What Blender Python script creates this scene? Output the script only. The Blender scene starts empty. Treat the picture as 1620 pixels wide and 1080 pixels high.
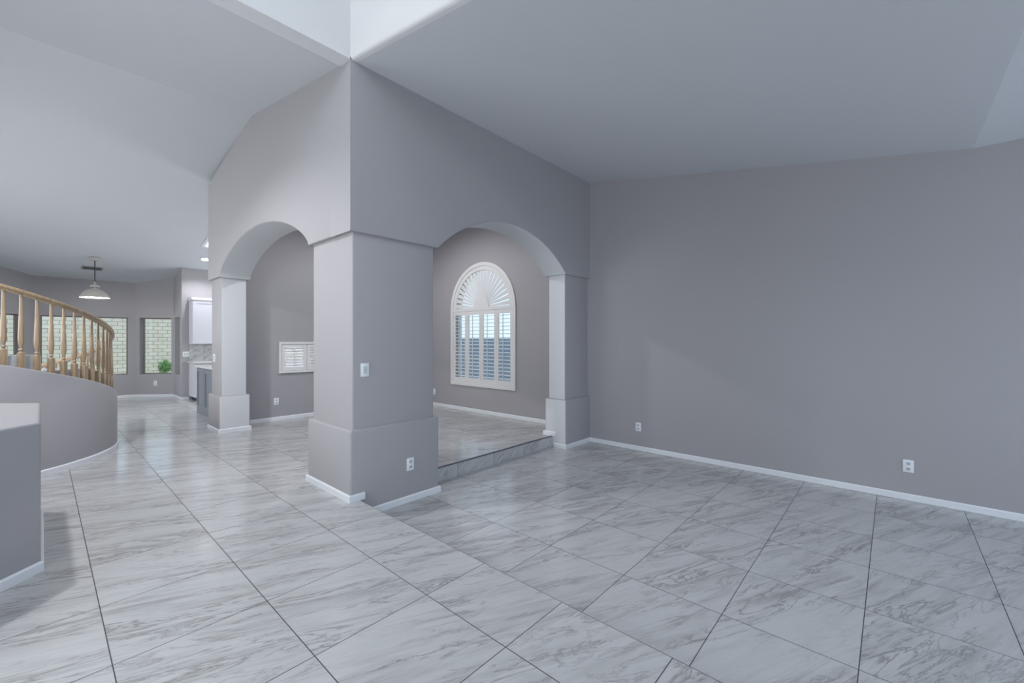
import bpy, bmesh, math, random
from mathutils import Vector, Matrix, Euler
random.seed(7)
SC = bpy.context.scene
COL = SC.collection
PI = math.pi

# ------------------------------------------------------------------ camera
CAM_H = 1.417
YAW = 0.8385                       # angle of the view direction from +Y towards +X
cam_d = bpy.data.cameras.new('camera')
cam_d.sensor_width = 36.0
cam_d.lens = 36.0 * 670.22 / 1620.0
cam_d.shift_y = -2.52 / 1620.0
cam_d.clip_start = 0.05
cam = bpy.data.objects.new('camera', cam_d)
COL.objects.link(cam)
cam.location = (0, 0, CAM_H)
cam.rotation_euler = (PI / 2, 0, -YAW)
SC.camera = cam

# ------------------------------------------------------------------ world (pale open sky)
w = bpy.data.worlds.new('sky'); SC.world = w
w.use_nodes = True
wn = w.node_tree.nodes; wl = w.node_tree.links
bg = wn['Background']
wtc = wn.new('ShaderNodeTexCoord'); wsep = wn.new('ShaderNodeSeparateXYZ')
wramp = wn.new('ShaderNodeValToRGB')
wl.new(wtc.outputs['Generated'], wsep.inputs[0]); wl.new(wsep.outputs['Z'], wramp.inputs[0])
wramp.color_ramp.elements[0].position = 0.0
wramp.color_ramp.elements[0].color = (0.70, 0.84, 1.0, 1)
wramp.color_ramp.elements[1].position = 0.7
wramp.color_ramp.elements[1].color = (0.45, 0.66, 1.0, 1)
wl.new(wramp.outputs[0], bg.inputs['Color'])
bg.inputs['Strength'].default_value = 1.35

# ------------------------------------------------------------------ daylight by windows out of frame, added fill lights, exposure
def area(name, loc, rot, sx, sy, power, col=(1, 1, 1), spread=PI):
    l = bpy.data.lights.new(name, 'AREA'); l.shape = 'RECTANGLE'
    l.size = sx; l.size_y = sy; l.energy = power; l.color = col; l.spread = spread
    o = bpy.data.objects.new(name, l); COL.objects.link(o)
    o.location = loc; o.rotation_euler = rot
    return o
sd = bpy.data.lights.new('sun', 'SUN'); sd.energy = 3.4; sd.color = (1.0, 0.95, 0.86); sd.angle = 0.01
sun = bpy.data.objects.new('sun', sd); COL.objects.link(sun); sun.rotation_euler = (math.radians(28), 0, 0)
FACE_PX = (0, -PI / 2, 0)          # light shines to +X
FACE_PY = (PI / 2, 0, 0)           # light shines to +Y
FACE_NX = (0, PI / 2, 0)
DAY = (0.93, 0.97, 1.0)
BLUE = (0.69, 0.83, 1.0)
area('daylight_tower_side', (-2.36, 0.6, 5.15), FACE_PX, 1.5, 2.6, 74, DAY)
area('daylight_tower_front', (-0.4, -2.36, 5.15), FACE_PY, 2.6, 1.5, 30, DAY)
area('daylight_entry', (-0.4, -2.36, 1.5), FACE_PY, 2.4, 2.2, 4, DAY)
area('fill_foyer_side', (-2.36, 2.9, 1.7), FACE_PX, 2.2, 1.1, 85, DAY)  # added fill, no window here; brightens the pillar's hall face
area('daylight_living', (3.9, -3.86, 1.45), FACE_PY, 2.6, 1.9, 74, BLUE)
area('fill_hall', (-3.26, 8.6, 1.9), (0, -PI / 2 + 0.30, 0), 2.2, 4.4, 175, DAY, 2.3)  # added light for an assumed window, the wall is closed; lifts arches and pillars
area('fill_kitchen', (5.6, 10.6, 1.6), FACE_NX, 1.4, 2.0, 85, DAY)  # added fill in front of the solid right wall, brightens the kitchen

SC.view_settings.view_transform = 'Standard'
SC.view_settings.look = 'None'
SC.view_settings.gamma = 1.0
SC.view_settings.use_curve_mapping = False
SC.view_settings.exposure = 0.0
SC.cycles.use_denoising = True
SC.cycles.max_bounces = 10
SC.cycles.diffuse_bounces = 6
SC.cycles.sample_clamp_indirect = 6.0

# ------------------------------------------------------------------ materials
def mat(name, col, rough=0.6, metal=0.0, bump=0.0, bscale=60.0, spec=0.5, var=0.0):
    m = bpy.data.materials.new(name); m.use_nodes = True
    N = m.node_tree.nodes; L = m.node_tree.links
    b = N['Principled BSDF']
    b.inputs['Base Color'].default_value = (*col, 1)
    b.inputs['Roughness'].default_value = rough
    b.inputs['Metallic'].default_value = metal
    b.inputs['Specular IOR Level'].default_value = spec
    tc = N.new('ShaderNodeTexCoord')
    if bump > 0:
        n = N.new('ShaderNodeTexNoise'); n.inputs['Scale'].default_value = bscale; n.inputs['Detail'].default_value = 3
        L.new(tc.outputs['Object'], n.inputs['Vector'])
        bp = N.new('ShaderNodeBump'); bp.inputs['Strength'].default_value = bump; bp.inputs['Distance'].default_value = 0.004
        L.new(n.outputs['Fac'], bp.inputs['Height']); L.new(bp.outputs[0], b.inputs['Normal'])
    n2 = N.new('ShaderNodeTexNoise'); n2.inputs['Scale'].default_value = 1.3; n2.inputs['Detail'].default_value = 2
    L.new(tc.outputs['Object'], n2.inputs['Vector'])
    mx = N.new('ShaderNodeMix'); mx.data_type = 'RGBA'
    v = max(var, 0.01)
    mx.inputs['A'].default_value = (*[max(c * (1 - v), 0) for c in col], 1)
    mx.inputs['B'].default_value = (*[min(c * (1 + v), 1) for c in col], 1)
    L.new(n2.outputs['Fac'], mx.inputs['Factor']); L.new(mx.outputs['Result'], b.inputs['Base Color'])
    return m

def emis(name, col, strength):
    m = bpy.data.materials.new(name); m.use_nodes = True
    b = m.node_tree.nodes['Principled BSDF']
    b.inputs['Base Color'].default_value = (*col, 1)
    b.inputs['Emission Color'].default_value = (*col, 1)
    b.inputs['Emission Strength'].default_value = strength
    return m

def math_node(N, L, op, a, b=None, c=None):
    n = N.new('ShaderNodeMath'); n.operation = op
    for i, v in enumerate((a, b, c)):
        if v is None: continue
        if isinstance(v, (int, float)): n.inputs[i].default_value = v
        else: L.new(v, n.inputs[i])
    return n.outputs[0]

def glass_mat():
    m = bpy.data.materials.new('window_glass'); m.use_nodes = True
    N = m.node_tree.nodes; L = m.node_tree.links
    for n in list(N):
        if n.type != 'OUTPUT_MATERIAL': N.remove(n)
    out = [n for n in N if n.type == 'OUTPUT_MATERIAL'][0]
    t = N.new('ShaderNodeBsdfTransparent'); g = N.new('ShaderNodeBsdfGlossy'); mx = N.new('ShaderNodeMixShader')
    lw = N.new('ShaderNodeLayerWeight'); lw.inputs['Blend'].default_value = 0.5
    fr = math_node(N, L, 'ADD', math_node(N, L, 'MULTIPLY', math_node(N, L, 'POWER', lw.outputs['Facing'], 5.0), 0.7), 0.03)
    t.inputs['Color'].default_value = (0.95, 0.98, 0.97, 1); g.inputs['Roughness'].default_value = 0.02
    L.new(fr, mx.inputs[0]); L.new(t.outputs[0], mx.inputs[1]); L.new(g.outputs[0], mx.inputs[2])
    L.new(mx.outputs[0], out.inputs['Surface'])
    return m

def marble_tile(name, x0, y0, px, py, grout=0.0042, wall=False, rough=0.16, gcol=(0.035, 0.035, 0.04)):
    """polished stone look tile: a grid of joints, grey veins running slantwise, each tile with its own piece of vein"""
    m = bpy.data.materials.new(name); m.use_nodes = True
    N = m.node_tree.nodes; L = m.node_tree.links; b = N['Principled BSDF']
    M = lambda op, a, bb=None, c=None: math_node(N, L, op, a, bb, c)
    tc = N.new('ShaderNodeTexCoord'); sp = N.new('ShaderNodeSeparateXYZ'); L.new(tc.outputs['Object'], sp.inputs[0])
    X = sp.outputs['X']; Y = sp.outputs['Z'] if wall else sp.outputs['Y']
    gx = M('DIVIDE', M('SUBTRACT', X, x0), px); gy = M('DIVIDE', M('SUBTRACT', Y, y0), py)
    ix = M('FLOOR', gx); iy = M('FLOOR', gy)
    fx = M('SUBTRACT', gx, ix); fy = M('SUBTRACT', gy, iy)
    dx = M('MULTIPLY', M('MINIMUM', fx, M('SUBTRACT', 1.0, fx)), px)
    dy = M('MULTIPLY', M('MINIMUM', fy, M('SUBTRACT', 1.0, fy)), py)
    dmin = M('MINIMUM', dx, dy)
    joint = M('LESS_THAN', dmin, grout / 2)
    # per tile random shift
    cmb = N.new('ShaderNodeCombineXYZ'); L.new(ix, cmb.inputs[0]); L.new(iy, cmb.inputs[1])
    wh = N.new('ShaderNodeTexWhiteNoise'); wh.noise_dimensions = '3D'; L.new(cmb.outputs[0], wh.inputs['Vector'])
    sc = N.new('ShaderNodeVectorMath'); sc.operation = 'SCALE'; sc.inputs['Scale'].default_value = 9.0
    L.new(wh.outputs['Color'], sc.inputs[0])
    # rotated, stretched coordinates along the veins (-25 degrees from X)
    a = math.radians(-25.0 if not wall else 35.0); ca, sa = math.cos(a), math.sin(a)
    u = M('ADD', M('MULTIPLY', X, ca), M('MULTIPLY', Y, sa))
    v = M('SUBTRACT', M('MULTIPLY', Y, ca), M('MULTIPLY', X, sa))
    vec = N.new('ShaderNodeCombineXYZ'); L.new(M('MULTIPLY', u, 1.35), vec.inputs[0]); L.new(M('MULTIPLY', v, 8.5), vec.inputs[1])
    add = N.new('ShaderNodeVectorMath'); add.operation = 'ADD'; L.new(vec.outputs[0], add.inputs[0]); L.new(sc.outputs[0], add.inputs[1])
    def noise(scale, det, rgh, dist):
        n = N.new('ShaderNodeTexNoise'); n.inputs['Scale'].default_value = scale; n.inputs['Detail'].default_value = det
        n.inputs['Roughness'].default_value = rgh; n.inputs['Distortion'].default_value = dist
        L.new(add.outputs[0], n.inputs['Vector']); return n.outputs['Fac']
    def ramp(fac, stops):
        r = N.new('ShaderNodeValToRGB'); e = r.color_ramp.elements
        e[0].position, e[0].color = stops[0][0], (*[stops[0][1]] * 3, 1)
        e[1].position, e[1].color = stops[-1][0], (*[stops[-1][1]] * 3, 1)
        for p, c in stops[1:-1]:
            el = e.new(p); el.color = (c, c, c, 1)
        L.new(fac, r.inputs[0]); return r.outputs[0]
    n1 = noise(1.35, 8, 0.66, 0.7)
    broad = ramp(n1, [(0.42, 0.0), (0.55, 0.42), (0.66, 0.85), (0.78, 1.0)])
    n2 = noise(1.0, 8, 0.66, 0.9)
    ridge = M('ABSOLUTE', M('SUBTRACT', n2, 0.53))
    thin = ramp(ridge, [(0.0, 1.0), (0.014, 0.5), (0.045, 0.0)])
    n3 = noise(0.55, 3, 0.55, 0.3)
    gate = ramp(n3, [(0.38, 0.22), (0.58, 1.0)])
    n4 = noise(3.4, 6, 0.7, 0.4)
    fine = ramp(n4, [(0.45, 0.0), (0.75, 0.55)])
    soft = M('MAXIMUM', M('MULTIPLY', broad, 0.70), M('MULTIPLY', fine, 0.55))
    fac = M('MINIMUM', M('MAXIMUM', M('MULTIPLY', soft, gate), M('MULTIPLY', M('MULTIPLY', thin, gate), 0.9)), 1.0)
    mx = N.new('ShaderNodeMix'); mx.data_type = 'RGBA'
    mx.inputs['A'].default_value = (0.515, 0.52, 0.525, 1); mx.inputs['B'].default_value = (0.21, 0.207, 0.202, 1)
    L.new(fac, mx.inputs['Factor'])
    mg = N.new('ShaderNodeMix'); mg.data_type = 'RGBA'; mg.inputs['B'].default_value = (*gcol, 1)
    L.new(joint, mg.inputs['Factor']); L.new(mx.outputs['Result'], mg.inputs['A'])
    L.new(mg.outputs['Result'], b.inputs['Base Color'])
    rr = M('ADD', rough, M('MULTIPLY', joint, 0.5)); L.new(rr, b.inputs['Roughness'])
    return m

def block_mat(name, col, mortar):
    m = bpy.data.materials.new(name); m.use_nodes = True
    N = m.node_tree.nodes; L = m.node_tree.links; b = N['Principled BSDF']
    tc = N.new('ShaderNodeTexCoord'); mp = N.new('ShaderNodeMapping'); mp.inputs['Rotation'].default_value = (PI / 2, 0, 0)
    L.new(tc.outputs['Object'], mp.inputs[0])
    br = N.new('ShaderNodeTexBrick'); br.inputs['Scale'].default_value = 1.0
    br.inputs['Brick Width'].default_value = 0.31; br.inputs['Row Height'].default_value = 0.152
    br.inputs['Mortar Size'].default_value = 0.009; br.inputs['Bias'].default_value = -0.2
    br.inputs['Color1'].default_value = (*col, 1); br.inputs['Color2'].default_value = (*[c * 0.86 for c in col], 1)
    br.inputs['Mortar'].default_value = (*mortar, 1)
    L.new(mp.outputs[0], br.inputs['Vector'])
    n = N.new('ShaderNodeTexNoise'); n.inputs['Scale'].default_value = 9; L.new(tc.outputs['Object'], n.inputs['Vector'])
    mx = N.new('ShaderNodeMix'); mx.data_type = 'RGBA'; mx.blend_type = 'MULTIPLY'; mx.inputs['Factor'].default_value = 0.25
    L.new(br.outputs['Color'], mx.inputs['A']); L.new(n.outputs['Color'], mx.inputs['B'])
    L.new(mx.outputs['Result'], b.inputs['Base Color']); b.inputs['Roughness'].default_value = 0.95
    return m

def wood_mat():
    m = bpy.data.materials.new('light_oak'); m.use_nodes = True
    N = m.node_tree.nodes; L = m.node_tree.links; b = N['Principled BSDF']
    tc = N.new('ShaderNodeTexCoord'); mp = N.new('ShaderNodeMapping'); mp.inputs['Scale'].default_value = (14, 14, 1.6)
    n = N.new('ShaderNodeTexNoise'); n.inputs['Scale'].default_value = 3; n.inputs['Detail'].default_value = 4; n.inputs['Distortion'].default_value = 0.8
    r = N.new('ShaderNodeValToRGB')
    r.color_ramp.elements[0].position = 0.3; r.color_ramp.elements[0].color = (0.25, 0.175, 0.105, 1)
    r.color_ramp.elements[1].position = 0.7; r.color_ramp.elements[1].color = (0.43, 0.325, 0.21, 1)
    L.new(tc.outputs['Object'], mp.inputs[0]); L.new(mp.outputs[0], n.inputs['Vector']); L.new(n.outputs['Fac'], r.inputs[0])
    L.new(r.outputs[0], b.inputs['Base Color']); b.inputs['Roughness'].default_value = 0.42
    return m

PAINT = mat('greige_paint', (0.362, 0.353, 0.368), 0.75, bump=0.12, bscale=90)
CEIL = mat('ceiling_paint', (0.58, 0.60, 0.63), 0.85, bump=0.15, bscale=70)
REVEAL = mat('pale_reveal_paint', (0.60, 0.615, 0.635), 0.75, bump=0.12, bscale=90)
TOWERM = mat('tower_white_paint', (0.66, 0.67, 0.68), 0.85, bump=0.12, bscale=70)
WHITE = mat('white_trim_paint', (0.74, 0.76, 0.79), 0.45)
PLASTIC = mat('white_plastic', (0.78, 0.80, 0.83), 0.35)
DARK = mat('dark_slot', (0.03, 0.03, 0.035), 0.6)
SLOTG = mat('grey_receptacle', (0.52, 0.55, 0.60), 0.4)
BRONZE = mat('bronze_window_frame', (0.24, 0.20, 0.17), 0.4)
SHUT = mat('shutter_white', (0.72, 0.72, 0.71), 0.45)
GREYP = mat('grey_cabinet_paint', (0.20, 0.215, 0.245), 0.5)
CABW = mat('white_cabinet_paint', (0.60, 0.605, 0.66), 0.4)
COUNTER = mat('pale_stone_counter', (0.62, 0.61, 0.62), 0.2)
CREAM = mat('cream_enamel', (0.50, 0.475, 0.43), 0.35)
IRON = mat('dark_metal', (0.06, 0.058, 0.055), 0.4, metal=0.6)
METALT = mat('dull_metal_edge', (0.16, 0.165, 0.17), 0.4, metal=0.5)
VENTM = mat('vent_metal', (0.33, 0.33, 0.34), 0.5)
OAK = wood_mat()
GLASS = glass_mat()
FLOOR_UP = marble_tile('marble_tile_hall', 0.209, 2.527, 0.6125, 0.5990)
FLOOR_DIN = marble_tile('marble_tile_dining', 0.243, 2.527, 0.5970, 0.5990)
FLOOR_LOW = marble_tile('marble_tile_living', 2.615, 1.341, 0.6097, 0.6097)
RISER = marble_tile('marble_riser', 3.228, -3.0, 0.595, 6.0, wall=True, rough=0.2)
SPLASH = marble_tile('marble_backsplash', 2.64, 0.90, 0.34, 0.30, wall=True, rough=0.2, gcol=(0.3, 0.3, 0.3))
BLOCK = block_mat('cream_block', (0.60, 0.58, 0.49), (0.22, 0.21, 0.19))
FENCE = block_mat('side_yard_block', (0.44, 0.56, 0.68), (0.30, 0.38, 0.46))
GRAVEL = mat('gravel', (0.46, 0.42, 0.36), 0.95, bump=0.8, bscale=30, var=0.3)
LEAF = mat('leaf_green', (0.10, 0.24, 0.06), 0.55, var=0.35)
LAMP_ON = emis('lamp_glow', (1.0, 0.97, 0.93), 5.0)
CAN_ON = emis('recessed_lamp_glow', (1.0, 0.97, 0.98), 12.0)
SKY_ON = emis('skylight_diffuser', (0.95, 0.97, 1.0), 4.0)

# ------------------------------------------------------------------ helpers
def finish(name, bm, m, parent=None, smooth=None, loc=None):
    bmesh.ops.recalc_face_normals(bm, faces=bm.faces[:])
    me = bpy.data.meshes.new(name); bm.to_mesh(me); bm.free()
    if smooth is not None:
        me.shade_smooth(); me.set_sharp_from_angle(angle=math.radians(smooth))
    me.materials.append(m)
    o = bpy.data.objects.new(name, me); COL.objects.link(o)
    if parent: o.parent = parent
    if loc: o.location = loc
    return o

def struct(name, bm, m, smooth=None, parent=None, label=None):
    o = finish(name, bm, m, parent, smooth)
    if parent is None: o['kind'] = 'structure'
    return o

def thing(name, label, cat, loc=(0, 0, 0), rotz=0.0, group=None):
    o = bpy.data.objects.new(name, None); COL.objects.link(o)
    o.empty_display_size = 0.1
    o.location = loc; o.rotation_euler = (0, 0, rotz)
    o['label'] = label; o['category'] = cat
    if group: o['group'] = group
    return o

def tag(o, label, cat, group=None):
    o['label'] = label; o['category'] = cat
    if group: o['group'] = group
    return o

def box(bm, x0, x1, y0, y1, z0, z1, mtx=None):
    vs = [bm.verts.new(Vector(p)) for p in ((x0, y0, z0), (x1, y0, z0), (x1, y1, z0), (x0, y1, z0), (x0, y0, z1), (x1, y0, z1), (x1, y1, z1), (x0, y1, z1))]
    if mtx:
        for v in vs: v.co = mtx @ v.co
    fs = [bm.faces.new([vs[i] for i in q]) for q in ((0, 3, 2, 1), (4, 5, 6, 7), (0, 1, 5, 4), (1, 2, 6, 5), (2, 3, 7, 6), (3, 0, 4, 7))]
    return vs, fs

def bxm(*a, bev=0.0, seg=2, mtx=None):
    bm = bmesh.new(); box(bm, *a, mtx=mtx)
    if bev: bmesh.ops.bevel(bm, geom=bm.edges[:], offset=bev, segments=seg, affect='EDGES', profile=0.5)
    return bm

def plate(outer, holes, fn, w0, w1):
    """extruded polygon (u,v) with holes; fn(u,v,w) -> xyz"""
    bm = bmesh.new(); edges = []
    for loop in [outer] + list(holes):
        vs = [bm.verts.new((u, v, 0)) for u, v in loop]
        for i in range(len(vs)): edges.append(bm.edges.new((vs[i], vs[(i + 1) % len(vs)])))
    bmesh.ops.triangle_fill(bm, use_beauty=True, use_dissolve=False, edges=edges)
    bmesh.ops.dissolve_limit(bm, angle_limit=0.01, verts=bm.verts[:], edges=bm.edges[:], delimit=set())
    r = bmesh.ops.extrude_face_region(bm, geom=bm.faces[:])
    top = {g for g in r['geom'] if isinstance(g, bmesh.types.BMVert)}
    for v in bm.verts:
        v.co = Vector(fn(v.co.x, v.co.y, w1 if v in top else w0))
    return bm

def bevel_where(bm, pred, off, seg=3):
    bm.normal_update(); bmesh.ops.recalc_face_normals(bm, faces=bm.faces[:])
    es = [e for e in bm.edges if len(e.link_faces) == 2 and e.calc_face_angle(0) > 0.6 and pred((e.verts[0].co + e.verts[1].co) / 2)]
    bmesh.ops.bevel(bm, geom=es, offset=off, segments=seg, affect='EDGES', profile=0.5)
    return bm

def prism_xy(pts, z0, z1):
    return plate(pts, [], lambda u, v, w: (u, v, w), z0, z1)

def lathe(bm, prof, n=24, c=(0, 0, 0), cap=True):
    rings = []
    for r, z in prof:
        rings.append([bm.verts.new((c[0] + r * math.cos(2 * PI * i / n), c[1] + r * math.sin(2 * PI * i / n), c[2] + z)) for i in range(n)])
    for a, b in zip(rings[:-1], rings[1:]):
        for i in range(n): bm.faces.new((a[i], a[(i + 1) % n], b[(i + 1) % n], b[i]))
    if cap:
        for rg in (rings[0], rings[-1]):
            try: bm.faces.new(rg)
            except ValueError: pass
    return rings

def sweep(bm, path, prof, close_ends=True):
    """prof: list of (side, up); path: list of (pos, side_dir, up_dir)"""
    rings = []
    for p, s, u in path:
        rings.append([bm.verts.new(Vector(p) + Vector(s) * a + Vector(u) * b) for a, b in prof])
    n = len(prof)
    for a, b in zip(rings[:-1], rings[1:]):
        for i in range(n): bm.faces.new((a[i], a[(i + 1) % n], b[(i + 1) % n], b[i]))
    if close_ends: bm.faces.new(rings[0]); bm.faces.new(rings[-1])
    return rings

# ------------------------------------------------------------------ key dimensions
ZL = -0.159            # sunken living room floor
XR = 5.716             # long grey wall
XC, YC = 1.80, 3.51    # corner of the upper wall above the big pillar
XE = 1.883             # edge of the step down into the living room
YS = 3.76              # riser up to the dining room
SPR = 2.37             # underside of the arch walls
def ceil_z(Y):
    if Y < 6.09: return 4.28 - 0.166 * (6.09 - Y)
    if Y < 8.165: return 4.28 - 0.148 * (Y - 6.09)
    return 3.973 - 0.196 * (Y - 8.165)

# ------------------------------------------------------------------ floors
struct('floor', prism_xy([(-3.4, -2.5), (XE, -4.0), (XE, YS - 0.1), (1.95, YS - 0.1), (1.95, 8.2), (6.0, 8.2), (6.0, 12.6), (2.3, 12.6), (2.3, 13.45), (1.6, 14.1), (-0.15, 14.1), (-0.85, 13.4), (-0.85, 12.6), (-3.4, 12.6)], ZL - 0.1, 0.0), FLOOR_UP)
struct('floor_dining', prism_xy([(1.95, YS), (XR + 0.1, YS), (XR + 0.1, 8.2), (1.95, 8.2)], ZL - 0.1, 0.0), FLOOR_DIN)
struct('floor_living', prism_xy([(XE - 0.02, -4.1), (XR + 0.1, -4.1), (XR + 0.1, YS + 0.05), (XE - 0.02, YS + 0.05)], ZL - 0.12, ZL), FLOOR_LOW)
struct('trim_1', bxm(2.6, 5.2, YS - 0.012, YS + 0.002, ZL + 0.001, -0.004), RISER)
struct('trim_2', bxm(2.6, 5.2, YS - 0.016, YS + 0.004, -0.010, 0.0035), METALT)
struct('trim_3', bxm(XE - 0.0015, XE + 0.0015, -4.0, 3.56, -0.03, 0.0005), METALT)

# ------------------------------------------------------------------ walls
def arch_pts(a, b, z, rise, n=28, ell=0.0):
    """from a to b, springing at z; blends a circle segment with an ellipse"""
    half = (b - a) / 2; c = (a + b) / 2
    R = (half ** 2 + rise ** 2) / (2 * rise); out = []
    for i in range(n + 1):
        t = PI - PI * i / n
        u = half * math.cos(t)
        zc = z + rise - R + math.sqrt(max(R * R - u * u, 0)); ze = z + rise * math.sin(t)
        out.append((c + u, zc * (1 - ell) + ze * ell))
    return out
# wall over the hall side arch and the dining side arch
polA = [(XC, SPR)] + arch_pts(2.765, 5.07, SPR, 0.475) + [(XR + 0.02, SPR), (XR + 0.02, 4.05), (XC, 4.05)]
bmA = plate(polA, [], lambda u, v, w: (u, w, v), YC, YC + 0.38)
bevel_where(bmA, lambda p: p.z < 3.0 and p.x < XR and p.y < YC + 0.01 and p.x > XC + 0.01, 0.014)
arch_d = struct('wall_arch_dining', bmA, PAINT, 35)
polB = [(YC + 0.38, SPR)] + arch_pts(4.39, 7.58, SPR, 0.475, ell=0.45) + [(8.19, SPR), (8.19, 3.90), (6.09, 4.30), (YC + 0.38, 3.95)]
bmB = plate(polB, [], lambda u, v, w: (w, u, v), XC, XC + 0.42)
bevel_where(bmB, lambda p: p.z < 3.0 and p.x < XC + 0.01 and p.y > YC + 0.40, 0.014)
arch_h = struct('wall_arch_hall', bmB, PAINT, 35)

def pillar(name, x0, x1, y0, y1, d, bz, z0, openx0=True, bev=0.014, cut=None, xr=None):
    """shaft with a thicker base"""
    bm = bxm(x0, x1 if xr is None else xr, y0, y1, z0, SPR + 0.01)
    bevel_where(bm, lambda p: z0 + 0.1 < p.z < SPR - 0.05, bev)
    sh = struct(name, bm, PAINT, 40)
    bm = bxm(x0 - d, (x1 + d) if xr is None else xr, y0 - d, y1 + d, z0 - 0.0, bz)
    bevel_where(bm, lambda p: p.z > z0 + 0.1, 0.022)
    finish('plinth', bm, PAINT, sh, 40)
    return sh
pillar('pillar_corner', 1.84, 2.73, 3.55, 4.352, 0.04, 0.625, ZL)
pil_h = pillar('pillar_hall', 1.84, 2.18, 7.615, 8.15, 0.04, 0.56, 0.0)
pil_d = pillar('pillar_dining', 5.105, XR + 0.01, 3.55, 3.845, 0.04, 0.548, ZL, xr=XR + 0.01)

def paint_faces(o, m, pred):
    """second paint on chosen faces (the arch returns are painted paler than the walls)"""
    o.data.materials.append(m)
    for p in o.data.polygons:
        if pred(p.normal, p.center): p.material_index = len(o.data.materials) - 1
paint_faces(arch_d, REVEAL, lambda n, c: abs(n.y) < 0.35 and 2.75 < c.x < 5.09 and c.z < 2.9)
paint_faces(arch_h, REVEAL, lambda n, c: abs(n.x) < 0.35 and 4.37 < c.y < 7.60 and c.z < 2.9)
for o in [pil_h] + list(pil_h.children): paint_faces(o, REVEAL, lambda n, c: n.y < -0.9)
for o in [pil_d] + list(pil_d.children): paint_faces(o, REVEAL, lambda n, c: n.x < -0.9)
# long right wall with the arched window opening
def arched(cx, hw, z0, zs, n=24):
    return [(cx - hw, z0), (cx + hw, z0)] + [(cx + hw * math.cos(PI * i / n), zs + hw * math.sin(PI * i / n)) for i in range(n + 1)]
WC, WH, WZ0, WZS = 5.935, 0.84, 0.56, 2.02
struct('wall_right', plate([(-4.2, -0.3), (12.63, -0.3), (12.63, 4.6), (-4.2, 4.6)], [arched(WC, WH, WZ0, WZS)], lambda u, v, w: (w, u, v), XR, XR + 0.22), PAINT)
# dining far wall with the shuttered opening
struct('wall_dining_far', plate([(1.98, -0.02), (XR, -0.02), (XR, 4.2), (1.98, 4.2)], [[(2.86, 0.875), (3.72, 0.875), (3.72, 1.33), (2.86, 1.33)]], lambda u, v, w: (u, w, v), 8.076, 8.19), PAINT)

# nook bay and kitchen walls
def wall_seg(name, p, q, openings, z1, t=0.16, ext=0.0, m=PAINT, z0=-0.05):
    """wall from p to q (interior face), thickness to the right of p->q ; openings (a,b,z0,z1) along the length"""
    P = Vector((p[0], p[1], 0)); Q = Vector((q[0], q[1], 0)); d = (Q - P).normalized(); L = (Q - P).length
    n = Vector((d.y, -d.x, 0))
    holes = [[(a, c), (b, c), (b, e), (a, e)] for a, b, c, e in openings]
    fn = lambda u, v, w: tuple(P + d * u + n * w + Vector((0, 0, v)))
    return struct(name, plate([(-ext, z0), (L + ext, z0), (L + ext, z1), (-ext, z1)], holes, fn, 0.0, t), m), fn
P0, P1, P2, P3, P4 = (-0.765, 13.35), (-0.115, 14.0), (1.57, 14.0), (2.22, 13.35), (2.22, 12.47)
L45 = 0.65 * math.sqrt(2)
HZ0, HZ1 = 0.565, 1.965
nook = []
nook.append((wall_seg('wall_nook_left', P1, P0, [(0.22, 0.86, HZ0, HZ1)], 3.2, ext=0.03), (0.22, 0.86)))
nook.append((wall_seg('wall_nook_back', P2, P1, [(0.13, 1.575, HZ0, HZ1)], 3.2, ext=0.03), (0.13, 1.575)))
nook.append((wall_seg('wall_nook_right', P3, P2, [(0.06, 0.82, HZ0, HZ1)], 3.3, ext=0.03), (0.06, 0.82)))
nook.append((wall_seg('wall_nook_side', (2.22, 12.63), P3, [(0.02, 0.57, HZ0, HZ1)], 3.5, t=0.16), (0.02, 0.57)))
wall_seg('wall_kitchen_back', (5.72, 12.47), (2.22, 12.47), [], 3.5)
wall_seg('wall_hall_back', (-0.765, 12.47), (-3.5, 12.47), [], 3.5)
wall_seg('wall_nook_end', (-0.765, 13.35), (-0.765, 12.47), [], 3.5)
wall_seg('wall_hall_left', (-3.4, 12.6), (-3.4, 3.4), [], 4.6)

# foyer tower and living room ceiling
def tower_y(Y):
    return 3.858 - 0.1667 * (YC - Y) if Y > -0.55 else 3.165
polT = [(-2.5, 3.165), (-0.55, 3.172), (YC, 3.858), (YC, 6.4), (-2.5, 6.4)]
bmT = plate(polT, [], lambda u, v, w: (w, u, v), XC, XC + 0.10)
bevel_where(bmT, lambda p: p.z < 3.9 and p.x < XC + 0.01 and p.y < YC - 0.01, 0.03)
struct('wall_tower_right', bmT, TOWERM, 35)
struct('wall_tower_back', bxm(-3.4, XC + 0.02, YC, YC + 0.16, 3.862, 6.4), TOWERM)
struct('wall_tower_left', plate([(-2.7, -0.05), (3.66, -0.05), (3.66, 6.4), (-2.7, 6.4)], [[(-0.8, 4.4), (2.0, 4.4), (2.0, 5.95), (-0.8, 5.95)]], lambda u, v, w: (w, u, v), -2.6, -2.44), TOWERM)
struct('wall_tower_front', plate([(-2.6, -0.05), (XC + 0.02, -0.05), (XC + 0.02, 6.4), (-2.6, 6.4)], [[(-1.8, 4.4), (1.0, 4.4), (1.0, 5.95), (-1.8, 5.95)], [(-1.6, 0.02), (0.8, 0.02), (0.8, 2.6), (-1.6, 2.6)]], lambda u, v, w: (u, w, v), -2.6, -2.44), TOWERM)
struct('ceiling_tower', bxm(-2.7, XC + 0.1, -2.7, YC + 0.16, 6.4, 6.5), TOWERM)
struct('wall_foyer_side', bxm(XC, XC + 0.1, -4.1, -2.44, ZL, 3.3), PAINT)
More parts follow.
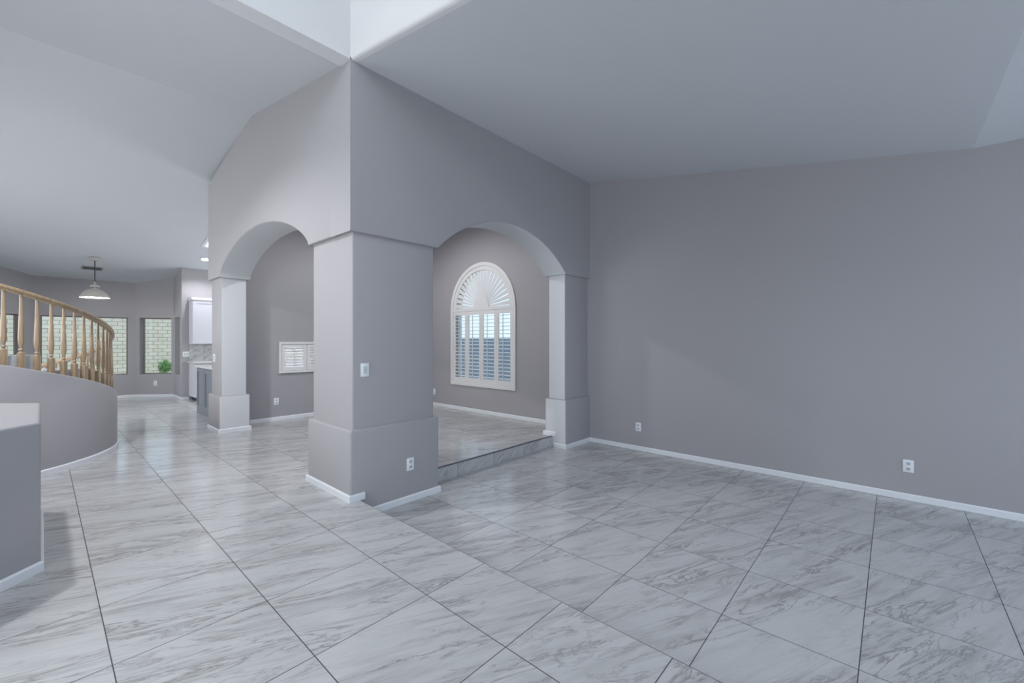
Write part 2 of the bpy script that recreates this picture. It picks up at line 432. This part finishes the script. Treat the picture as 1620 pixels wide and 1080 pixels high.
struct('wall_living_front', plate([(XC, -0.3), (XR + 0.1, -0.3), (XR + 0.1, 3.4), (XC, 3.4)], [[(2.6, 0.45), (5.2, 0.45), (5.2, 2.4), (2.6, 2.4)]], lambda u, v, w: (u, w, v), -4.1, -3.94), PAINT)
polL = [(YC + 0.03, 3.863), (-0.55, 3.172), (-4.1, 3.172), (-4.1, 3.35), (-0.55, 3.35), (YC + 0.03, 4.04)]
struct('ceiling_living', plate(polL, [], lambda u, v, w: (w, u, v), XC + 0.06, XR + 0.1), CEIL)
ys = [YC + 0.16, 6.09, 8.165, 14.3]
polH = [(y, ceil_z(y)) for y in ys] + [(y, ceil_z(y) + 0.15) for y in reversed(ys)]
struct('ceiling', plate(polH, [], lambda u, v, w: (w, u, v), -3.5, 6.1), CEIL)

# ------------------------------------------------------------------ baseboards
BB = 0.062
def bboard(name, segs, z, closed=False, t=0.014, hgt=BB):
    """polyline of (x,y); the board lies to the left of the direction of travel"""
    bm = bmesh.new()
    pts = [Vector((x, y, 0)) for x, y in segs]
    ns = []
    for i in range(len(pts)):
        dirs = []
        if i > 0: dirs.append((pts[i] - pts[i - 1]).normalized())
        if i < len(pts) - 1: dirs.append((pts[i + 1] - pts[i]).normalized())
        nn = [Vector((-d.y, d.x, 0)) for d in dirs]
        n = sum(nn, Vector()).normalized(); k = 1.0 / max(n.dot(nn[0]), 0.3)
        ns.append(n * k)
    prof = [(0.0, 0.0), (t, 0.0), (t, hgt * 0.82), (t * 0.45, hgt), (0.0, hgt)]
    path = [((p.x, p.y, z), n, (0, 0, 1)) for p, n in zip(pts, ns)]
    sweep(bm, path, prof)
    return struct(name, bm, WHITE)
bboard('baseboard_right', [(XR, -3.9), (XR, 3.51), (5.065, 3.51), (5.065, 3.72)], ZL)
bboard('baseboard_pillar_dining', [(5.065, 3.69), (5.065, 3.90), (XR, 3.90)], 0.0)
bboard('baseboard_pillar_upper', [(XE + 0.05, 3.51), (1.80, 3.51), (1.80, 4.392), (2.77, 4.392)], 0.0)
bboard('baseboard_pillar_lower', [(2.77, YS - 0.02), (2.77, 3.51), (XE + 0.002, 3.51)], ZL)
bboard('baseboard_pillar_hall', [(2.22, 8.07), (2.22, 7.575), (1.80, 7.575), (1.80, 8.19)], 0.0)
bboard('baseboard_dining', [(XR, 3.9), (XR, 8.076), (2.22, 8.076)], 0.0)
bboard('baseboard_nook', [(2.36, 12.47), P4, P3, P2, P1, P0, (-0.765, 12.47)], 0.0)

# ------------------------------------------------------------------ entry half wall and curved stair wall
hw = [(0.0, 3.89), (0.0, 5.09), (-0.5, 5.63), (-1.1, 5.63), (-1.1, 2.85)]
bm = prism_xy(hw, -0.02, 0.912)
bevel_where(bm, lambda p: p.z > 0.1, 0.018)
struct('wall_entry_half', bm, PAINT, 40)
bboard('baseboard_entry', [(-1.1, 2.85), (0.0, 3.89), (0.0, 5.09), (-0.5, 5.63)][::-1], 0.0)

SCX, SCY, SR = -1.02, 7.96, 1.72
def th(d): return math.radians(d)
def wall_top(d): return 1.182 - 0.0080 * (d + 63.9)
bm = bmesh.new()
path = []
angs = [-112 + i * 2.0 for i in range(0, 98)]
rings = []
for d in angs:
    c_, s_ = math.cos(th(d)), math.sin(th(d)); zt = max(wall_top(d), 0.03)
    prof = [(SR, 0.0), (SR, zt - 0.02), (SR - 0.006, zt - 0.006), (SR - 0.02, zt), (SR - 0.10, zt), (SR - 0.12, zt - 0.02), (SR - 0.12, 0.0)]
    rings.append([bm.verts.new((SCX + r * c_, SCY + r * s_, z)) for r, z in prof])
for a, b in zip(rings[:-1], rings[1:]):
    for i in range(7): bm.faces.new((a[i], a[(i + 1) % 7], b[(i + 1) % 7], b[i]))
bm.faces.new(rings[0]); bm.faces.new(rings[-1])
struct('wall_stair', bm, PAINT, 50)
bboard('baseboard_stair', [(SCX + SR * math.cos(th(d)), SCY + SR * math.sin(th(d))) for d in range(80, -113, -3)], 0.0)
# stair treads behind the curved wall
bm = bmesh.new()
for k in range(8):
    a0 = 84 - 22.5 * k; a1 = a0 - 22.5; zt = 0.18 * (k + 1)
    ring = []
    for zz in (max(zt - 0.36, 0.0), zt):
        pts = []
        for j in range(6): a = a0 + (a1 - a0) * j / 5; pts.append(((SR - 0.13) * math.cos(th(a)), (SR - 0.13) * math.sin(th(a))))
        for j in range(6): a = a1 + (a0 - a1) * j / 5; pts.append((0.55 * math.cos(th(a)), 0.55 * math.sin(th(a))))
        ring.append([bm.verts.new((SCX + x, SCY + y, zz)) for x, y in pts])
    n = len(ring[0]); bm.faces.new(ring[0]); bm.faces.new(ring[1])
    for i in range(n): bm.faces.new((ring[0][i], ring[0][(i + 1) % n], ring[1][(i + 1) % n], ring[1][i]))
struct('stair_steps', bm, CEIL)

# oak railing on the curved wall
def rail_top(d): return 1.967 - 0.00785 * (d + 63.0)
RR = SR - 0.06
rail = thing('stair_railing', 'curved light oak railing with turned balusters on the round grey stair wall', 'railing', (SCX, SCY, 0))
bm = bmesh.new(); path = []
for d in [-110 + i * 2.5 for i in range(0, 78)]:
    c_, s_ = math.cos(th(d)), math.sin(th(d))
    path.append(((RR * c_, RR * s_, rail_top(d) - 0.058), (c_, s_, 0), (0, 0, 1)))
prof = [(-0.024, 0.0), (0.024, 0.0), (0.026, 0.018), (0.034, 0.026), (0.034, 0.042), (0.024, 0.054), (0.010, 0.058), (-0.010, 0.058), (-0.024, 0.054), (-0.034, 0.042), (-0.034, 0.026), (-0.026, 0.018)]
sweep(bm, path, prof)
finish('handrail', bm, OAK, rail, 40)
def baluster_bm(hb, hh):
    """turned spindle: square foot, ring, vase and a long taper up to the rail"""
    bm = bmesh.new()
    sq = 0.021; fh = 0.155
    box(bm, -sq, sq, -sq, sq, -0.004, fh)
    prof = [(0.020, fh), (0.012, fh + 0.010), (0.012, fh + 0.018), (0.019, fh + 0.024), (0.019, fh + 0.034), (0.0125, fh + 0.042), (0.0140, fh + 0.058), (0.0205, fh + 0.090), (0.0235, fh + 0.125), (0.0225, fh + 0.17), (0.0165, hh * 0.70), (0.0120, hh * 0.9), (0.0115, hh + 0.015)]
    lathe(bm, prof, 12)
    return bm
base_h = rail_top(0) - 0.058 - wall_top(0)
bal0 = None
k = 0
d = -107.0
while d < 80:
    zb = wall_top(d); hh = rail_top(d) - 0.058 - zb
    if bal0 is None:
        bal0 = finish('baluster', baluster_bm(0, hh), OAK, rail, 40); b = bal0
    else:
        b = bal0.copy(); COL.objects.link(b); b.parent = rail
    b.location = (RR * math.cos(th(d)), RR * math.sin(th(d)), zb)
    b.rotation_euler = (0, 0, th(d)); b.scale = (1, 1, hh / (rail_top(-107) - 0.058 - wall_top(-107)))
    d += 4.48
bm = bmesh.new(); box(bm, -0.05, 0.05, -0.05, 0.05, 0.0, 0.90)
lathe(bm, [(0.035, 0.90), (0.03, 0.93), (0.05, 0.96), (0.055, 1.0), (0.04, 1.04), (0.012, 1.055)], 16)
finish('newel_post', bm, OAK, rail, 40, (RR * math.cos(th(84.5)), RR * math.sin(th(84.5)), 0.0))

# ------------------------------------------------------------------ windows
def win_in(wallfn, a, b, z0, z1, idx, t=0.16, mull=()):
    """bronze frame near the outer face plus pane"""
    bm = bmesh.new(); f = 0.022
    def bar(u0, u1, v0, v1):
        vs, fs = box(bm, u0, u1, v0, v1, t - 0.05, t - 0.01)
        for v in vs: v.co = Vector(wallfn(v.co.x, v.co.y, v.co.z))
    bar(a, b, z0, z0 + f); bar(a, b, z1 - f, z1); bar(a, a + f, z0 + f, z1 - f); bar(b - f, b, z0 + f, z1 - f)
    for m_ in mull: bar(m_ - f / 2, m_ + f / 2, z0 + f, z1 - f)
    o = struct('window_%d' % idx, bm, BRONZE)
    bm = bmesh.new()
    vs, fs = box(bm, a + f * 0.6, b - f * 0.6, z0 + f * 0.6, z1 - f * 0.6, t - 0.033, t - 0.027)
    for v in vs: v.co = Vector(wallfn(v.co.x, v.co.y, v.co.z))
    finish('pane', bm, GLASS, o)
    return o
for i, ((o, fn), (a, b)) in enumerate(nook):
    win_in(fn, a, b, HZ0, HZ1, i + 2, mull=())

# arched window in the dining room
def ring_plate(outer, inner, x0, x1):
    return plate(outer, [inner], lambda u, v, w: (w, u, v), x0, x1)
o = struct('window_1', ring_plate(arched(WC, WH, WZ0, WZS), arched(WC, WH - 0.04, WZ0 + 0.04, WZS), XR + 0.15, XR + 0.20), WHITE)
finish('pane', plate(arched(WC, WH - 0.03, WZ0 + 0.03, WZS), [], lambda u, v, w: (w, u, v), XR + 0.172, XR + 0.178), GLASS, o)
# white shutters over it
sh = thing('arched_shutter', 'white arched plantation shutter with sunburst top on the dining room window', 'shutter', (XR, WC, WZ0))
def loc_arch(hw, z0, zs, n=28):
    return [(-hw, z0), (hw, z0)] + [(hw * math.cos(PI * i / n), zs + hw * math.sin(PI * i / n)) for i in range(n + 1)]
zs = WZS - WZ0
fx = lambda u, v, w: (w, u, v)
bm = plate(loc_arch(WH + 0.06, -0.06, zs), [loc_arch(WH - 0.015, 0.015, zs)], fx, -0.028, 0.012)
bevel_where(bm, lambda p: p.x < -0.02, 0.006, 2)
finish('frame', bm, SHUT, sh, 35)
finish('mullion_rail', bxm(-0.02, 0.015, -WH + 0.01, WH - 0.01, zs - 0.035, zs + 0.03, bev=0.004), SHUT, sh)
# sunburst
bm = bmesh.new(); nb = 21
r0, r1 = 0.20, WH - 0.085
for i in range(nb):
    a = PI * (i + 0.5) / nb; da = PI / nb * 0.36
    tilt = 0.003
    P = []
    for (rr, sgn) in ((r0 - 0.02, -1), (r1 + 0.03, -1), (r1 + 0.03, 1), (r0 - 0.02, 1)):
        aa = a + sgn * da
        P.append(((0.002 + sgn * tilt), rr * math.cos(aa), zs + 0.03 + rr * math.sin(aa) * 0.985))
    lo = [bm.verts.new((x - 0.003, y, z)) for x, y, z in P]; hi = [bm.verts.new((x + 0.003, y, z)) for x, y, z in P]
    bm.faces.new(lo); bm.faces.new(hi)
    for j in range(4): bm.faces.new((lo[j], lo[(j + 1) % 4], hi[(j + 1) % 4], hi[j]))
finish('sunburst_louvers', bm, SHUT, sh)
half = lambda r, n=24: [(r * math.cos(PI * i / n), zs + 0.025 + r * math.sin(PI * i / n)) for i in range(n + 1)]
finish('sunburst_hub', plate(half(0.21), [], fx, -0.016, 0.012), SHUT, sh, 40)
n = 28
outer = [((WH - 0.02) * math.cos(PI * i / n), zs + 0.025 + (WH - 0.035) * math.sin(PI * i / n)) for i in range(n + 1)]
inner = [((WH - 0.10) * math.cos(PI * i / n), zs + 0.025 + (WH - 0.115) * math.sin(PI * i / n)) for i in range(n + 1)]
finish('sunburst_rim', plate(outer + inner[::-1], [], fx, -0.014, 0.012), SHUT, sh, 40)
# four louvred panels
def louver_panel(parent, u0, u1, z0, z1, nl, fn_, stile, rail_b, rail_t, chord, tilt, rod_u, x0=-0.014, x1=0.012, m=SHUT, name='shutter_panel'):
    bm = bmesh.new()
    def bar(a, b, c, e, xa=x0, xb=x1):
        vs, fs = box(bm, xa, xb, a, b, c, e)
        for v in vs: v.co = Vector(fn_(v.co))
    bar(u0, u0 + stile, z0, z1); bar(u1 - stile, u1, z0, z1)
    bar(u0 + stile, u1 - stile, z0, z0 + rail_b); bar(u0 + stile, u1 - stile, z1 - rail_t, z1)
    p = finish(name, bm, m, parent)
    bm = bmesh.new(); lo, hi = z0 + rail_b, z1 - rail_t; step = (hi - lo) / nl
    for i in range(nl):
        zc = lo + step * (i + 0.5)
        mt = Matrix.Translation((0.0, 0, zc)) @ Matrix.Rotation(tilt, 4, 'Y')
        t = 0.0045
        pr = [(-chord / 2, 0), (-chord / 4, t), (chord / 4, t), (chord / 2, 0), (chord / 4, -t), (-chord / 4, -t)]
        A = [bm.verts.new(fn_(mt @ Vector((x, u0 + stile, z)))) for x, z in pr]; B = [bm.verts.new(fn_(mt @ Vector((x, u1 - stile, z)))) for x, z in pr]
        bm.faces.new(A); bm.faces.new(B)
        for j in range(6): bm.faces.new((A[j], A[(j + 1) % 6], B[(j + 1) % 6], B[j]))
    finish('louvers', bm, m, p)
    bm = bmesh.new()
    vs, fs = box(bm, -chord / 2 - 0.014, -chord / 2 - 0.002, rod_u - 0.006, rod_u + 0.006, lo + 0.02, hi - 0.005)
    for v in vs: v.co = Vector(fn_(v.co))
    finish('tilt_rod', bm, m, p)
    return p
pw = (2 * (WH - 0.02)) / 4
ident = lambda v: (v.x, v.y, v.z)
for i in range(4):
    a = -(WH - 0.02) + pw * i
    louver_panel(sh, a + 0.002, a + pw - 0.002, 0.018, zs - 0.038, 18, ident, 0.052, 0.085, 0.07, 0.060, math.radians(-14), a + pw * 0.52)

# small shutters over the opening in the far dining wall
s2 = thing('small_shutter', 'low white two panel louvred shutter set in the far dining wall behind the arch', 'shutter', (3.29, 8.076, 0.825))
ry = lambda v: (v.y, v.x, v.z)          # x = depth along +Y, y = along +X
bm = plate([(-0.48, 0), (0.48, 0), (0.48, 0.555), (-0.48, 0.555)], [[(-0.44, 0.04), (0.44, 0.04), (0.44, 0.515), (-0.44, 0.515)]], lambda u, v, w: (u, w, v), -0.035, 0.01)
bevel_where(bm, lambda p: p.y < -0.03, 0.005, 2)
finish('frame', bm, SHUT, s2)
for i in range(2):
    a = -0.438 + 0.438 * i
    louver_panel(s2, a + 0.003, a + 0.435, 0.043, 0.512, 7, ry, 0.055, 0.06, 0.055, 0.058, math.radians(-30), a + 0.219, x0=-0.02, x1=0.006)

# ------------------------------------------------------------------ outlets and switches
def outlet(label, loc, rotz, kind='outlet', group=None, s=1.0):
    """faces local -Y"""
    if kind == 'outlet':
        t = thing('wall_outlet', label, 'outlet', loc, rotz)
    else:
        t = thing('light_switch', label, 'switch', loc, rotz)
    wd = 0.04 if kind != 'double' else 0.06
    bm = bxm(-wd * s, wd * s, -0.007, 0.001, -0.061 * s, 0.061 * s, bev=0.003)
    finish('cover_plate', bm, PLASTIC, t, 40)
    if kind == 'outlet':
        for sz in (0.026, -0.026):
            bm = bmesh.new()
            pts = [(0.017 * math.cos(2 * PI * j / 20), max(-0.0135, min(0.0135, 0.018 * math.sin(2 * PI * j / 20)))) for j in range(20)]
            so = finish('socket', plate(pts, [], lambda u, v, w: (u * s, w, (v + sz) * s), -0.0105, -0.004), SLOTG, t)
            bm = bmesh.new()
            box(bm, -0.0085 * s, -0.0055 * s, -0.0112, -0.008, (sz - 0.001) * s, (sz + 0.008) * s)
            box(bm, 0.0055 * s, 0.0085 * s, -0.0112, -0.008, (sz - 0.001) * s, (sz + 0.008) * s)
            box(bm, -0.003 * s, 0.003 * s, -0.0112, -0.008, (sz - 0.010) * s, (sz - 0.004) * s)
            finish('slots', bm, DARK, so)
    else:
        xs = (0.0,) if kind == 'switch' else (-0.025, 0.025)
        for x in xs:
            finish('rocker', bxm((x - 0.0165) , (x + 0.0165), -0.0105, -0.004, -0.033, 0.033, bev=0.002), SLOTG, t)
    return t
outlet('white outlet low on the bare stretch of long grey wall away from the pillars', (XR, -0.113, 0.174), -PI / 2)
outlet('white outlet low on the long grey wall close to the dining arch pillar', (XR, 2.707, 0.174), -PI / 2)
outlet('white outlet low on the dark face of the big corner pillar plinth', (2.415, YC, 0.205), 0)
outlet('white outlet on the far dining wall under the small shutters', (2.772, 8.076, 0.332), 0)
outlet('white outlet on the dining window wall, seen past the big corner pillar edge', (XR, 7.411, 0.297), -PI / 2)
outlet('small white outlet under the narrow nook window beside the plant', (1.909, 13.661, 0.339), -PI / 4)
outlet('white rocker switch at chest height on the big corner pillar', (1.957, 3.55, 1.146), 0, 'switch')
outlet('pale switch on the hall side of the slim arch pillar', (1.84, 8.0, 1.131), -PI / 2, 'double')
outlet('white double switch on the kitchen wall between nook and cabinets', (2.30, 12.47, 1.08), 0, 'double')

# ------------------------------------------------------------------ pendant, vent, ceiling light, skylight
pz = ceil_z(12.447)
pd = thing('pendant_lamp', 'cream dome pendant lamp hanging on a dark stem over the breakfast nook', 'lamp', (0.758, 12.447, 2.30))
H = pz - 2.30
bm = bmesh.new(); lathe(bm, [(0.02, H - 0.055), (0.05, H - 0.05), (0.085, H - 0.022), (0.088, H - 0.0)], 24); finish('canopy', bm, CREAM, pd, 40)
bm = bmesh.new(); lathe(bm, [(0.009, 0.33), (0.009, H - 0.05)], 10); finish('stem', bm, IRON, pd, 40)
bm = bmesh.new()
op = [(0.055, 0.185), (0.09, 0.176), (0.135, 0.150), (0.180, 0.105), (0.213, 0.052), (0.232, 0.010), (0.238, 0.0)]
ip = [(0.233, 0.0), (0.227, 0.012), (0.207, 0.050), (0.174, 0.100), (0.130, 0.143), (0.086, 0.168), (0.055, 0.177)]
lathe(bm, op + ip, 40, cap=False); finish('shade', bm, CREAM, pd, 50)
bm = bmesh.new(); lathe(bm, [(0.03, 0.165), (0.055, 0.178), (0.060, 0.200), (0.050, 0.215), (0.056, 0.220), (0.076, 0.228), (0.078, 0.248), (0.060, 0.262), (0.028, 0.275), (0.014, 0.30), (0.010, 0.34)], 28); finish('cap', bm, CREAM, pd, 40)
for i in range(6):
    finish('vent_slot', bxm(0.050, 0.062, -0.016, 0.016, 0.199, 0.214, mtx=Matrix.Rotation(i * PI / 3, 4, 'Z')), IRON, pd)
bm = bmesh.new(); lathe(bm, [(0.219, 0.014), (0.212, 0.022)], 36); finish('diffuser', bm, LAMP_ON, pd, 40)
lp = bpy.data.lights.new('pendant_light', 'POINT'); lp.energy = 22; lp.color = (1, 0.95, 0.88); lp.shadow_soft_size = 0.08
lo = bpy.data.objects.new('pendant_light', lp); COL.objects.link(lo); lo.location = (0.758, 12.447, 2.27)

sl = math.atan(0.196)
def on_ceiling(name, label, cat, x, y):
    t = thing(name, label, cat, (x, y, ceil_z(y))); t.rotation_euler = (-sl, 0, 0); return t
v = on_ceiling('ceiling_vent', 'grey louvred air vent on the nook ceiling beyond the pendant stem', 'vent', 0.757, 13.12)
finish('frame', plate([(-0.17, -0.12), (0.17, -0.12), (0.17, 0.12), (-0.17, 0.12)], [[(-0.145, -0.095), (0.145, -0.095), (0.145, 0.095), (-0.145, 0.095)]], lambda u, q, w_: (u, q, w_), -0.016, 0.004), VENTM, v)
bm = bmesh.new()
for i in range(7):
    y = -0.085 + i * 0.028
    box(bm, -0.145, 0.145, y - 0.012, y + 0.012, -0.003, -0.001, mtx=Matrix.Translation((0, y, -0.006)) @ Matrix.Rotation(0.6, 4, 'X') @ Matrix.Translation((0, -y, 0)))
finish('slats', bm, VENTM, v)
finish('backing', bxm(-0.145, 0.145, -0.095, 0.095, -0.001, 0.001), DARK, v)

def can_light(label, x, y, power, size):
    c_ = on_ceiling('recessed_light', label, 'lamp', x, y)
    if y < 6.09: c_.rotation_euler = (math.atan(0.166), 0, 0)
    bm = bmesh.new(); lathe(bm, [(0.075, -0.003), (0.08, -0.012), (0.105, -0.008), (0.108, 0.002)], 32, cap=False); finish('trim_ring', bm, WHITE, c_, 40)
    bm = bmesh.new(); lathe(bm, [(0.076, -0.006), (0.076, 0.0)], 32); finish('lens', bm, CAN_ON, c_)
    la = bpy.data.lights.new('recessed_glow', 'SPOT'); la.energy = power; la.spot_size = size; la.spot_blend = 0.5; la.color = (0.98, 0.97, 1.0); la.shadow_soft_size = 0.08
    lo = bpy.data.objects.new('recessed_glow', la); COL.objects.link(lo); lo.location = (x, y, ceil_z(y) - 0.05)
can_light('bright round recessed ceiling light by the kitchen edge', 2.531, 11.753, 70, 2.3)
can_light('round recessed ceiling light in the hall between half wall and arches', -0.5, 5.2, 320, 2.6)
can_light('added unseen recessed light in the dining room ceiling to lift its walls', 3.7, 5.9, 175, 2.7)  # no known fixture here; spot added to brighten the dining walls

k_ = on_ceiling('skylight', 'bright square skylight in the kitchen ceiling above the recessed light', 'skylight', 2.95, 10.40)
finish('frame', plate([(-0.66, -0.62), (0.66, -0.62), (0.66, 0.62), (-0.66, 0.62)], [[(-0.60, -0.56), (0.60, -0.56), (0.60, 0.56), (-0.60, 0.56)]], lambda u, q, w_: (u, q, w_), -0.012, 0.004), WHITE, k_)
finish('diffuser', bxm(-0.60, 0.60, -0.56, 0.56, -0.006, 0.002), SKY_ON, k_)

# ------------------------------------------------------------------ kitchen pieces
cab = thing('upper_cabinet', 'white wall cabinet with a crown moulding on the kitchen wall', 'cabinet', (2.36, 12.47, 1.32))
finish('body', bxm(0, 1.1, -0.31, -0.002, 0, 1.03, bev=0.003), CABW, cab)
finish('crown', bxm(-0.02, 1.12, -0.35, -0.002, 1.03, 1.09, bev=0.008), WHITE, cab)
def shaker(parent, x0, x1, z0, z1, y, m, name='door', handle=None):
    dr = finish(name, plate([(x0, z0), (x1, z0), (x1, z1), (x0, z1)], [[(x0 + 0.06, z0 + 0.06), (x1 - 0.06, z0 + 0.06), (x1 - 0.06, z1 - 0.06), (x0 + 0.06, z1 - 0.06)]], lambda u, q, w_: (u, w_, q), y - 0.02, y), m, parent)
    finish('panel', bxm(x0 + 0.058, x1 - 0.058, y - 0.009, y - 0.001, z0 + 0.058, z1 - 0.058), m, dr)
    return dr
shaker(cab, 0.01, 0.54, 0.01, 1.02, -0.311, CABW); shaker(cab, 0.56, 1.09, 0.01, 1.02, -0.311, CABW)
bc = thing('base_cabinet', 'white kitchen base cabinet under the pale counter along the wall', 'cabinet', (2.36, 12.47, 0))
finish('body', bxm(0.0, 2.6, -0.58, -0.002, 0.09, 0.87, bev=0.003), CABW, bc)
finish('toe_kick', bxm(0.05, 2.6, -0.51, -0.01, 0.0, 0.09), DARK, bc)
for i in range(4): shaker(bc, 0.015 + 0.645 * i, 0.645 * i + 0.635, 0.11, 0.85, -0.581, CABW)
o = finish('countertop', bxm(2.33, 4.98, 11.85, 12.468, 0.87, 0.91, bev=0.005), COUNTER); tag(o, 'pale stone counter on the white base cabinet below the marble backsplash', 'countertop')
o = finish('backsplash', bxm(2.36, 5.0, 12.458, 12.469, 0.911, 1.318), SPLASH); o['kind'] = 'structure'
il = thing('kitchen_island', 'grey panelled kitchen island behind the slim arch pillar', 'island', (2.07, 10.22, 0))
finish('body', bxm(0.0, 0.95, -1.75, 0.0, 0.0, 0.88, bev=0.004), GREYP, il)
for i in range(3):
    y0 = -0.02 - 0.575 * i
    finish('side_panel', plate([(y0 - 0.555, 0.09), (y0, 0.09), (y0, 0.86), (y0 - 0.555, 0.86)], [[(y0 - 0.49, 0.16), (y0 - 0.065, 0.16), (y0 - 0.065, 0.79), (y0 - 0.49, 0.79)]], lambda u, q, w_: (w_, u, q), -0.018, 0.001), GREYP, il)
finish('plinth_strip', bxm(-0.012, 0.0, -1.75, 0.0, 0.0, 0.085), GREYP, il)
finish('slab', bxm(-0.03, 0.98, -1.78, 0.03, 0.88, 0.915, bev=0.004), COUNTER, il)

# ------------------------------------------------------------------ outside
o = finish('garden_wall', bxm(-6, 9, 22.7, 22.9, -0.1, 2.9), BLOCK); o['kind'] = 'structure'
o = finish('side_yard_wall', bxm(9.2, 9.4, -2, 16, -0.1, 1.46), FENCE); o['kind'] = 'structure'
o = finish('ground', bxm(-30, 40, -30, 60, -0.40, -0.30), GRAVEL); o['kind'] = 'structure'
o = finish('yard', bxm(-6, 9, 14.4, 22.7, -0.3, -0.06), GRAVEL); o['kind'] = 'structure'
pl = thing('garden_shrub', 'small green shrub at the foot of the pale block wall outside', 'shrub', (3.42, 22.2, -0.06))
bm = bmesh.new()
for i in range(9):
    a = random.uniform(0, 2 * PI); r = random.uniform(0.05, 0.2)
    p0 = Vector((0, 0, 0)); p1 = Vector((r * math.cos(a), r * math.sin(a), random.uniform(0.25, 0.5)))
    s_ = Vector((0.008, 0, 0)); u_ = Vector((0, 0.008, 0))
    A = [bm.verts.new(p0 + x) for x in (s_, u_, -s_, -u_)]; B = [bm.verts.new(p1 + x * 0.6) for x in (s_, u_, -s_, -u_)]
    for j in range(4): bm.faces.new((A[j], A[(j + 1) % 4], B[(j + 1) % 4], B[j]))
finish('stems', bm, OAK, pl)
bm = bmesh.new()
for i in range(420):
    v_ = Vector((random.gauss(0, 1), random.gauss(0, 1), random.gauss(0, 1))).normalized() * random.uniform(0.35, 1.0)
    c = Vector((v_.x * 0.27, v_.y * 0.27, 0.36 + v_.z * 0.3))
    R_ = Euler((random.uniform(0, 6), random.uniform(0, 6), random.uniform(0, 6))).to_matrix()
    q = [R_ @ Vector(t_) + c for t_ in ((-0.05, 0, 0), (0, -0.022, 0.008), (0.05, 0, 0), (0, 0.022, 0.008))]
    bm.faces.new([bm.verts.new(x) for x in q])
finish('foliage', bm, LEAF, pl)
